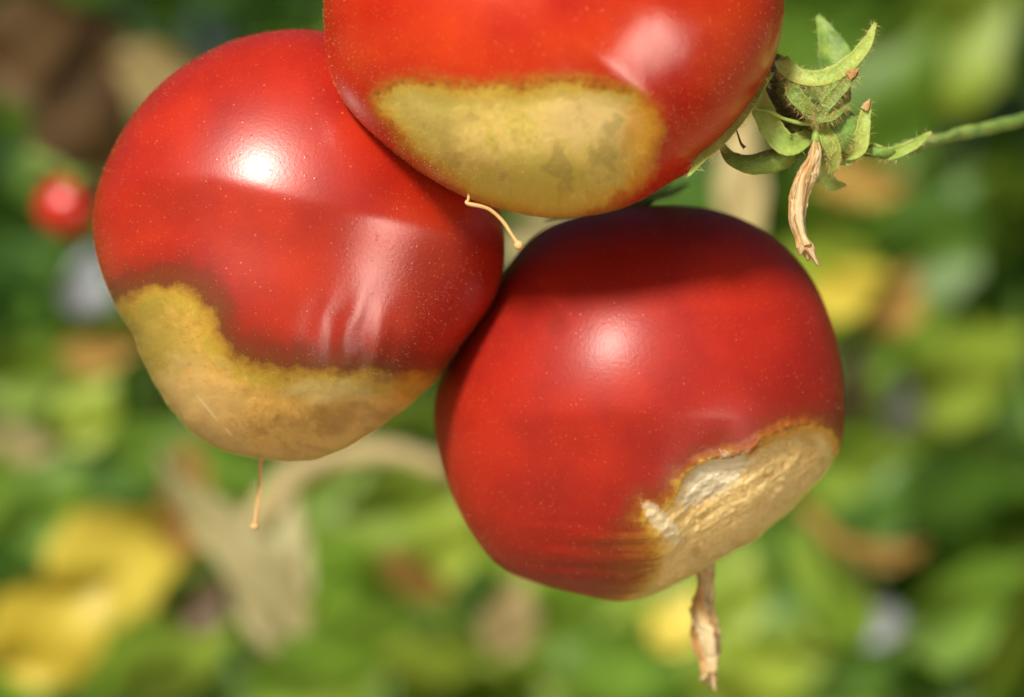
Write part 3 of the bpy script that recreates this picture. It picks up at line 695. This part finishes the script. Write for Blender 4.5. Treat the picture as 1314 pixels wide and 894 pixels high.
sepal([(925, 182, 0.004), (938, 200, 0.003), (962, 208, 0.002), (990, 204, 0.002), (1012, 194, 0.002), (1028, 182, 0.004)], [3, 9, 13, 16, 15, 6], M['calyx'], c2, cup=-0.6, up=(0, -1, 0.3), hair=60, seed=9)
sepal([(1030, 170, 0.004), (1028, 200, 0.004), (1036, 225, 0.005), (1050, 232, 0.006)], [8, 14, 12, 3], M['fruitlet'], c2, cup=0.3, hair=60, seed=10)
link('thread', tube(rp((942, 158, 0.000), (947, 172, 0.000), (951, 184, 0.000), (956, 190, 0.000)), [0.00012, 0.00014, 0.0002, 0.0003], M['thread'], 'thread', n=14, seg=6), c2)

cT = empty('green_calyx', P(960, 110, -.012)); tag(cT, 'narrow fuzzy green sepal peeping along the edge of the topmost tomato', 'calyx', 'green calyces on the truss')
sepal([(985, 92, -.004), (957, 140, -.006), (927, 178, -.008), (902, 203, -.010), (884, 226, -.012)], [10, 10, 9, 7, 2], M['calyx_light'], cT, cup=0.3, up=(-0.5, -1, 0.2), hair=260, seed=11)

fr = empty('green_fruitlet', P(1078, 170, YT + .006)); tag(fr, 'tiny round green fruitlet with upturned sepals beside the withered flower', 'fruitlet')
fb = ball(P(1076, 168, YT + .003), 28 * S, M['fruitlet'], 'fruit', n=20); link('fruit', fb, fr); hairs_on(fb, fr, 250, 0.0012, 0.00002)
sepal([(1082, 200, .004), (1100, 190, .002), (1107, 168, .001), (1110, 148, .001), (1115, 131, .001)], [6, 12, 9, 7, 3.5], M['calyx_light'], fr, cup=0.6, hair=150, seed=12)
link('sepal_tip', blade(rp((1109, 141, .0004), (1113, 134, .0004), (1117, 127, .0004)), [5 * S, 4 * S, 0.8 * S], M['tip'], cup=0.3, thick=0.0006), fr)
sepal([(1060, 195, .006), (1085, 205, .004), (1110, 190, .004), (1140, 198, .004), (1172, 186, .006), (1195, 170, .008)], [4, 9, 8, 8, 7, 2], M['calyx_light'], fr, cup=0.4, hair=150, seed=13)
sepal([(1060, 190, .006), (1056, 215, .008), (1066, 235, .010), (1085, 238, .012)], [5, 10, 9, 2], M['calyx_light'], fr, cup=0.3, hair=100, seed=14)

for q_ in ([(800, 262, .036), (835, 258, .034), (862, 250, .032), (884, 236, .034)], [(790, 262, .040), (760, 270, .036), (730, 276, .036), (700, 282, .040)], [(800, 262, .042), (820, 240, .046), (850, 225, .05)]):
    link('sepal', blade([P(a_, b_, c_ + .002) for a_, b_, c_ in q_], [w_ * S for w_ in (8, 14, 10, 2)], M['calyx'], up=Vector((0.1, -0.6, 1)), cup=0.4, thick=0.0005, name='sepal', wav=0.15), tR)
# stalks and calyces of the three tomatoes (their tops are out of the picture)
def top_calyx(root, apex, r, n, y, mat=M['calyx']):
    for i in range(n):
        a = 2 * math.pi * i / n + 0.4
        dx, dy = math.cos(a), math.sin(a)
        A = Vector(apex)
        q = [A, A + Vector((dx * r * .5, dy * r * .5, 0.002)), A + Vector((dx * r * .9, dy * r * .9, -0.001)), A + Vector((dx * r * 1.3, dy * r * 1.3, 0.004))]
        link('sepal', blade(q, [0.0012, 0.003, 0.0022, 0.0004], mat, up=Vector((0, 0, 1)), cup=0.3, thick=0.0006, name='sepal'), root)
zT = vT[:, 2].max(); zL = vL[:, 2].max()
aT = Vector(vT[vT[:, 2].argmax()]); aL = Vector(vL[vL[:, 2].argmax()])
top_calyx(tT, aT + Vector((0, 0, .001)), 0.014, 5, 0)
link('stalk', tube([aT - Vector((0, 0, .002)), aT + Vector((0, 0.004, .012)), aT + Vector((0.02, 0.02, .03))], [0.0016, 0.0014, 0.0018], M['calyx'], 'stalk'), tT)
bL = aL + Vector((0.006, 0.020, -0.004))
link('stalk', tube([bL - Vector((0, 0, .004)), bL + Vector((0.008, 0.006, .010)), bL + Vector((0.03, 0.01, .03))], [0.0016, 0.0014, 0.0018], M['calyx'], 'stalk'), tL)

# ------------------------------------------------------------------ background garden
def leaflet_geo(L, Wd, seed, lobes=4, nx=13, ny=5, jagg=0.22):
    """one toothed leaflet in local space along +X, gently folded and arched; returns verts, faces"""
    rnd = random.Random(seed); v = []; f = []
    ph = rnd.random() * 6; dro = rnd.uniform(0.1, 0.45); fold = rnd.uniform(0.05, 0.35)
    for i in range(nx):
        t = i / (nx - 1)
        w = Wd * (math.sin(math.pi * t ** 0.75) ** 0.8) * (1 + jagg * math.sin(lobes * 2 * math.pi * t + ph)) if 0 < t < 1 else Wd * 0.02
        for j in range(ny):
            s = j / (ny - 1) * 2 - 1
            v.append((L * t, s * w, -dro * L * t * t + fold * abs(s) * w + 0.06 * L * math.sin(7 * t + 3 * s + ph)))
    for i in range(nx - 1):
        for j in range(ny - 1):
            a = i * ny + j; f.append((a, a + ny, a + ny + 1, a + 1))
    return v, f
def compound_leaf(seed, mat, n=7, L=0.16):
    rnd = random.Random(seed); V = []; F = []
    def add(v, f, M_):
        o = len(V); V.extend([M_ @ Vector(p) for p in v]); F.extend([tuple(o + k for k in q) for q in f])
    path = [Vector((L * t, 0, -0.35 * L * t * t + 0.10 * L * t)) for t in np.linspace(0, 1, 8)]
    for i in range(7):
        a, b = path[i], path[i + 1]; w = 0.0016 * (1 - i / 9)
        o = len(V); V.extend([a + Vector((0, w, 0)), a + Vector((0, -w, 0)), a + Vector((0, 0, w)), b + Vector((0, w, 0)), b + Vector((0, -w, 0)), b + Vector((0, 0, w))])
        F.extend([(o, o + 1, o + 4, o + 3), (o + 1, o + 2, o + 5, o + 4), (o + 2, o, o + 3, o + 5)])
    k = 0
    for t in ([0.42, 0.70] if n < 7 else [0.35, 0.58, 0.80]):
        for s in (-1, 1):
            l = 0.075 * rnd.uniform(0.8, 1.1) * (1.15 - 0.4 * abs(t - .6)); v, f = leaflet_geo(l, l * 0.27, seed * 31 + k); k += 1
            p = Vector((L * t, 0, -0.35 * L * t * t + 0.10 * L * t))
            add(v, f, Matrix.Translation(p) @ Matrix.Rotation(s * rnd.uniform(0.9, 1.2), 4, 'Z') @ Matrix.Rotation(rnd.uniform(-.3, .3), 4, 'X'))
    v, f = leaflet_geo(0.09, 0.027, seed * 77); add(v, f, Matrix.Translation(path[-1]) @ Matrix.Rotation(0.4, 4, 'Y'))
    return mesh('leaf', V, F, mat)
LEAF = {}
for key in ('leaf_mid', 'leaf_dark', 'leaf_lime', 'leaf_yellow', 'leaf_tan', 'leaf_ochre', 'leaf_pale'):
    LEAF[key] = [compound_leaf(hash_ + 3 * len(LEAF), M[key], n=(7 if hash_ % 2 else 5)) for hash_ in (11, 12, 13, 14)]
def plant(x, y, h, nleaf, label, seed, mix=(('leaf_mid', 5), ('leaf_dark', 3), ('leaf_lime', 2), ('leaf_tan', 1)), spread=0.12, z0=0.05):
    rnd = random.Random(seed)
    root = empty('tomato_plant', (x, y, -0.02)); tag(root, label, 'plant', 'blurred plants behind the tomatoes')
    pts = [Vector((x + 0.03 * math.sin(i * 1.3 + seed), y + 0.03 * math.cos(i * 1.7 + seed), -0.02 + h * i / 6)) for i in range(7)]
    link('stem', tube(pts, [0.006, 0.005, 0.004, 0.002], M['stem'], 'stem', n=24, seg=8), root)
    keys = [k for k, c in mix for _ in range(c)]
    for i in range(nleaf):
        t = rnd.uniform(0, 1); p = pts[min(5, int(t * 6))].lerp(pts[min(5, int(t * 6)) + 1], t * 6 % 1)
        if p.z < z0: p = Vector((p.x, p.y, z0 + rnd.random() * 0.1))
        o = bpy.data.objects.new('leaf', rnd.choice(LEAF[rnd.choice(keys)])); C.objects.link(o); o.parent = root
        o.location = p - Vector(root.location)
        o.rotation_euler = (rnd.uniform(-.6, .6), rnd.uniform(-.5, .7), rnd.uniform(0, 6.28)); s = rnd.uniform(.7, 1.2); o.scale = (s, s, s)
    return root
plants = [
    (-0.34, 1.00, 0.55, 34, 'bushy green tomato plant blurred at the far left below the red background fruit', 1, 0),
    (-0.12, 1.15, 0.50, 34, 'blurred green tomato plant behind the dangling style of the left tomato', 2, 0),
    (0.05, 0.95, 0.46, 30, 'blurred green tomato plant behind the gap between the two lower tomatoes', 3, 1),
    (0.20, 1.10, 0.52, 36, 'blurred green tomato plant behind the base of the peeling tomato', 4, 0),
    (0.33, 0.95, 0.58, 40, 'lime and green tomato plant blurred along the right edge', 5, 1),
    (0.36, 1.35, 0.85, 60, 'tall blurred green tomato plant behind the fruit truss at upper right', 6, 0),
    (0.10, 1.60, 0.85, 60, 'tall dark tomato plant far behind the topmost tomato', 7, 2),
    (-0.20, 1.65, 0.75, 50, 'tall dark tomato plant far behind the left tomato', 8, 2),
    (-0.55, 1.50, 0.80, 50, 'tall dark tomato plant beyond the left edge of the picture', 9, 2),  # mostly dark green leaves
]
mixes = [(('leaf_mid', 6), ('leaf_dark', 3), ('leaf_lime', 2), ('leaf_tan', 1)), (('leaf_mid', 5), ('leaf_lime', 4), ('leaf_dark', 2), ('leaf_yellow', 1)), (('leaf_mid', 3), ('leaf_dark', 6))]
PR = {}
for (x, y, h, n, lab, sd_, mi) in plants: PR[sd_] = plant(x, y, h, n, lab, sd_, mixes[mi])

def single_leaf(px, py, y, lpx, wpx, rot, mat, parent, name='leaf', label=None, tilt=0.3, seed=1):
    """one broad leaf, its middle at a place, lpx long and wpx wide as seen, facing roughly the camera"""
    k = (D + y) / D * S; v, f = leaflet_geo(lpx * k, wpx * k / 2, seed, nx=17, ny=7, jagg=0.07)
    me = mesh('leaf', v, f, M[mat]); o = bpy.data.objects.new(name, me); C.objects.link(o)
    R_ = Matrix.Rotation(tilt, 4, 'X') @ Matrix.Rotation(-math.radians(rot), 4, 'Y') @ Matrix.Rotation(math.pi / 2, 4, 'X')
    c = R_ @ Vector((lpx * k / 2, 0, 0))
    p = P(px, py, y) - c
    o.parent = parent; o.matrix_local = Matrix.Translation(p - Vector(parent.location)) @ R_
    if label: o['label'] = label
    return o
BL = [
    (112, 368, .62, 90, 70, 80, 'leaf_blue', 1, 'bluish white leaf'), (1135, 800, .6, 80, 50, 10, 'leaf_blue', 5, 'bluish white leaf'), (1158, 528, .7, 70, 50, 80, 'leaf_blue', 5, 'greyish white leaf'), (215, 95, .5, 150, 70, -15, 'leaf_tan', 9, 'pale tan dry leaf'),
    # px, py, y, length, width, rotation(deg, down positive), material, plant, label
    (150, 722, .55, 190, 160, 20, 'leaf_yellow', 1, 'bright yellow leaf'), (70, 800, .50, 200, 150, 40, 'leaf_yellow', 1, 'bright yellow leaf'),
    (112, 530, .60, 110, 80, 60, 'leaf_lime', 1, None), (150, 600, .8, 120, 90, 10, 'leaf_dark', 1, None), (130, 452, .6, 110, 55, 10, 'leaf_ochre', 1, 'pale tan dry leaf'),
    (238, 650, .55, 170, 70, 85, 'leaf_ochre', 1, 'tan dry leaf'), (200, 560, .7, 130, 90, 30, 'leaf_mid', 1, None),
    (298, 700, .36, 300, 78, 130, 'leaf_pale', 2, 'pale folded dry leaf hanging down'), (372, 735, .37, 190, 54, 88, 'leaf_pale', 2, 'pale dry leaf'), (318, 765, .38, 170, 46, 112, 'leaf_pale', 2, None), (262, 778, .5, 90, 60, 60, 'leaf_brown', 2, 'dark brown leaf filling a dark gap'), (105, 150, .6, 260, 130, 80, 'leaf_brown', 9, 'dark brown leaf filling a dark gap'), (60, 60, .6, 200, 150, 10, 'leaf_brown', 9, 'dark brown leaf filling a dark gap'), (1095, 492, .55, 110, 40, 80, 'leaf_brown', 5, 'dark brown leaf filling a dark gap'),  # lower-left dark brown leaf stands in for the shaded gap between dry leaves
    (285, 620, .75, 140, 110, 20, 'leaf_mid', 2, None), (440, 690, .70, 170, 120, 80, 'leaf_mid', 2, None), (520, 635, .60, 190, 110, 25, 'leaf_lime', 3, 'lime green leaf'),
    (430, 640, .65, 120, 90, 60, 'leaf_lime', 3, None), (570, 700, .66, 140, 90, 60, 'leaf_lime', 3, None), (540, 745, .55, 130, 55, -35, 'leaf_ochre', 3, 'yellowish tan leaf'),
    (480, 780, .7, 160, 110, 20, 'leaf_mid', 3, None), (655, 790, .50, 110, 80, 80, 'leaf_tan', 3, 'pale tan dry leaf'), (720, 790, .7, 170, 110, 10, 'leaf_mid', 4, None),
    (620, 770, .75, 150, 100, 140, 'leaf_dark', 3, None), (870, 795, .55, 90, 70, 60, 'leaf_yellow', 4, 'yellow leaf'), (945, 765, .6, 120, 90, 70, 'leaf_lime', 4, None),
    (1000, 740, .7, 150, 100, 40, 'leaf_dark', 4, None), (1090, 372, .60, 120, 70, 20, 'leaf_yellow', 5, 'yellow green leaf'), (1070, 335, .62, 140, 80, -10, 'leaf_lime', 5, None),
    (1120, 440, .66, 150, 100, 30, 'leaf_mid', 5, None), (1100, 590, .60, 130, 90, 15, 'leaf_lime', 5, None), (1125, 650, .65, 150, 90, 70, 'leaf_dark', 5, None),
    (1060, 750, .52, 190, 80, 125, 'leaf_lime', 5, 'yellow green leaf hanging diagonally'), (1140, 712, .55, 110, 34, 0, 'leaf_ochre', 5, 'narrow tan leaf'), (1150, 390, .62, 100, 70, 60, 'leaf_ochre', 5, 'brownish tan leaf'),
    (1110, 235, .65, 140, 60, -10, 'leaf_ochre', 6, 'tan leaf'), (1130, 120, .9, 300, 170, 70, 'leaf_mid', 6, None), (1200, 300, .8, 200, 140, 60, 'leaf_mid', 6, None), (1250, 480, .7, 180, 120, 30, 'leaf_lime', 5, None),
    (1240, 620, .7, 180, 110, 10, 'leaf_mid', 5, None), (1240, 780, .6, 200, 120, 30, 'leaf_mid', 5, None), (1040, 60, .9, 240, 140, 30, 'leaf_mid', 6, None), (1220, 60, .9, 260, 160, 50, 'leaf_lime', 6, None),
    (60, 640, .7, 150, 110, 60, 'leaf_mid', 1, None), (40, 480, .8, 150, 90, 20, 'leaf_lime', 1, None), (800, 850, .6, 200, 110, 10, 'leaf_mid', 4, None), (420, 860, .6, 220, 110, 0, 'leaf_mid', 2, None), (230, 850, .55, 170, 90, 30, 'leaf_lime', 1, None), (560, 850, .6, 170, 90, 0, 'leaf_lime', 3, None), (980, 860, .6, 200, 100, 10, 'leaf_lime', 4, None), (1110, 860, .62, 180, 100, 30, 'leaf_dark', 5, None),
    (180, 118, .9, 170, 80, -20, 'leaf_tan', 9, 'pale tan dry leaf'), (690, 300, .6, 120, 60, 20, 'leaf_pale', 7, 'grey beige dry leaf'), (952, 225, .42, 210, 62, 88, 'leaf_tan', 7, 'hanging pale tan dry leaf'),
]
for i, (px, py, y, l, w, r, m, pl, lab) in enumerate(BL):
    single_leaf(px, py, y, l, w, r, m, PR[pl], label=lab, tilt=random.Random(i).uniform(0.1, 0.6), seed=100 + i)
# dry bent stem
ds = empty('dry_stem', P(570, 606, .42)); tag(ds, 'pale dry stem arching behind the two lower tomatoes', 'stem')
link('stalk', tube([P(300, 700, .42), P(375, 612, .42), (P(430, 588, .42)), P(500, 580, .42), P(575, 606, .42), P(640, 660, .45)], [0.004, 0.005, 0.004, 0.0035, 0.003, 0.003], M['dry_stem'], 'stalk', n=40, seg=10, lump=0.1), ds)
link('stalk', tube([P(1030, 650, .5), P(1060, 680, .5), P(1085, 700, .5), P(1180, 712, .5)], [0.003] * 4, M['leaf_ochre'], 'twig', n=20, seg=8), PR[5])
# background tomato
g = N('background_tomato_skin'); g.b.inputs['Base Color'].default_value = (0.55, 0.02, 0.01, 1); g.b.inputs['Roughness'].default_value = 0.3; g.b.inputs['Coat Weight'].default_value = 0.5
bt = empty('tomato', P(100, 225, .34)); tag(bt, 'small blurred red tomato in the background at the left edge', 'tomato')
link('skin', ball(P(86, 266, .36), 42 * S * (D + .34) / D, g.m, 'skin', n=24, sq=(1, 1, .92)), bt)
for i in range(5):
    a = i * 1.256; A = P(86, 232, .36)
    link('sepal', blade([A, A + Vector((math.cos(a) * .008, math.sin(a) * .008, .002)), A + Vector((math.cos(a) * .016, math.sin(a) * .016, -.003))], [.001, .003, .0004], M['calyx'], up=Vector((0, 0, 1)), name='sepal'), bt)
link('stalk', tube([P(86, 232, .36), P(76, 215, .37), P(40, 200, .40)], [.0015, .0015, .002], M['calyx'], 'stalk'), bt)

# pale stones / mulch pieces catching the sky
g = N('pale_stone'); tc = g.n('ShaderNodeTexCoord').outputs['Object']
g.l(g.ramp(g.noise(tc, 30, 4), [(0.3, (0.45, 0.47, 0.55)), (0.7, (0.70, 0.72, 0.80))]), g.b.inputs['Base Color']); g.b.inputs['Roughness'].default_value = 0.8

# dense low growth over the soil, and the hedge that closes the garden
def foliage_mass(name, n, box, mats, label, size=0.06, parent=None, seed=1, kind='stuff'):
    rnd = random.Random(seed); V = []; F = []; MI = []
    for i in range(n):
        p = Vector((rnd.uniform(box[0], box[1]), rnd.uniform(box[2], box[3]), rnd.uniform(box[4], box[5])))
        v, f = leaflet_geo(size * rnd.uniform(.6, 1.4), size * 0.3, i, nx=6, ny=3)
        R_ = Matrix.Rotation(rnd.uniform(0, 6.28), 4, 'Z') @ Matrix.Rotation(rnd.uniform(-.9, .9), 4, 'Y') @ Matrix.Rotation(rnd.uniform(-.8, .8), 4, 'X')
        o = len(V); V.extend([p + R_ @ Vector(q) for q in v]); F.extend([tuple(o + k for k in q) for q in f]); MI.extend([rnd.choice(range(len(mats)))] * len(f))
    me = mesh(name, V, F, M[mats[0]])
    for m in mats[1:]: me.materials.append(M[m])
    me.polygons.foreach_set('material_index', MI)
    o = link(name, me); tag(o, label, 'foliage' if kind == 'stuff' else None, kind=kind); return o
foliage_mass('ground_cover', 5000, (-1.3, 1.3, 0.7, 2.4, 0.0, 0.14), ['leaf_mid', 'leaf_dark', 'leaf_lime', 'leaf_tan'], 'low green weeds covering the soil behind the plants', 0.06, seed=5)
foliage_mass('hedge', 16000, (-2.6, 2.6, 2.4, 3.1, 0.0, 1.7), ['leaf_mid', 'leaf_dark', 'leaf_dark', 'leaf_mid'], 'dense green hedge closing off the far background', 0.09, seed=6)
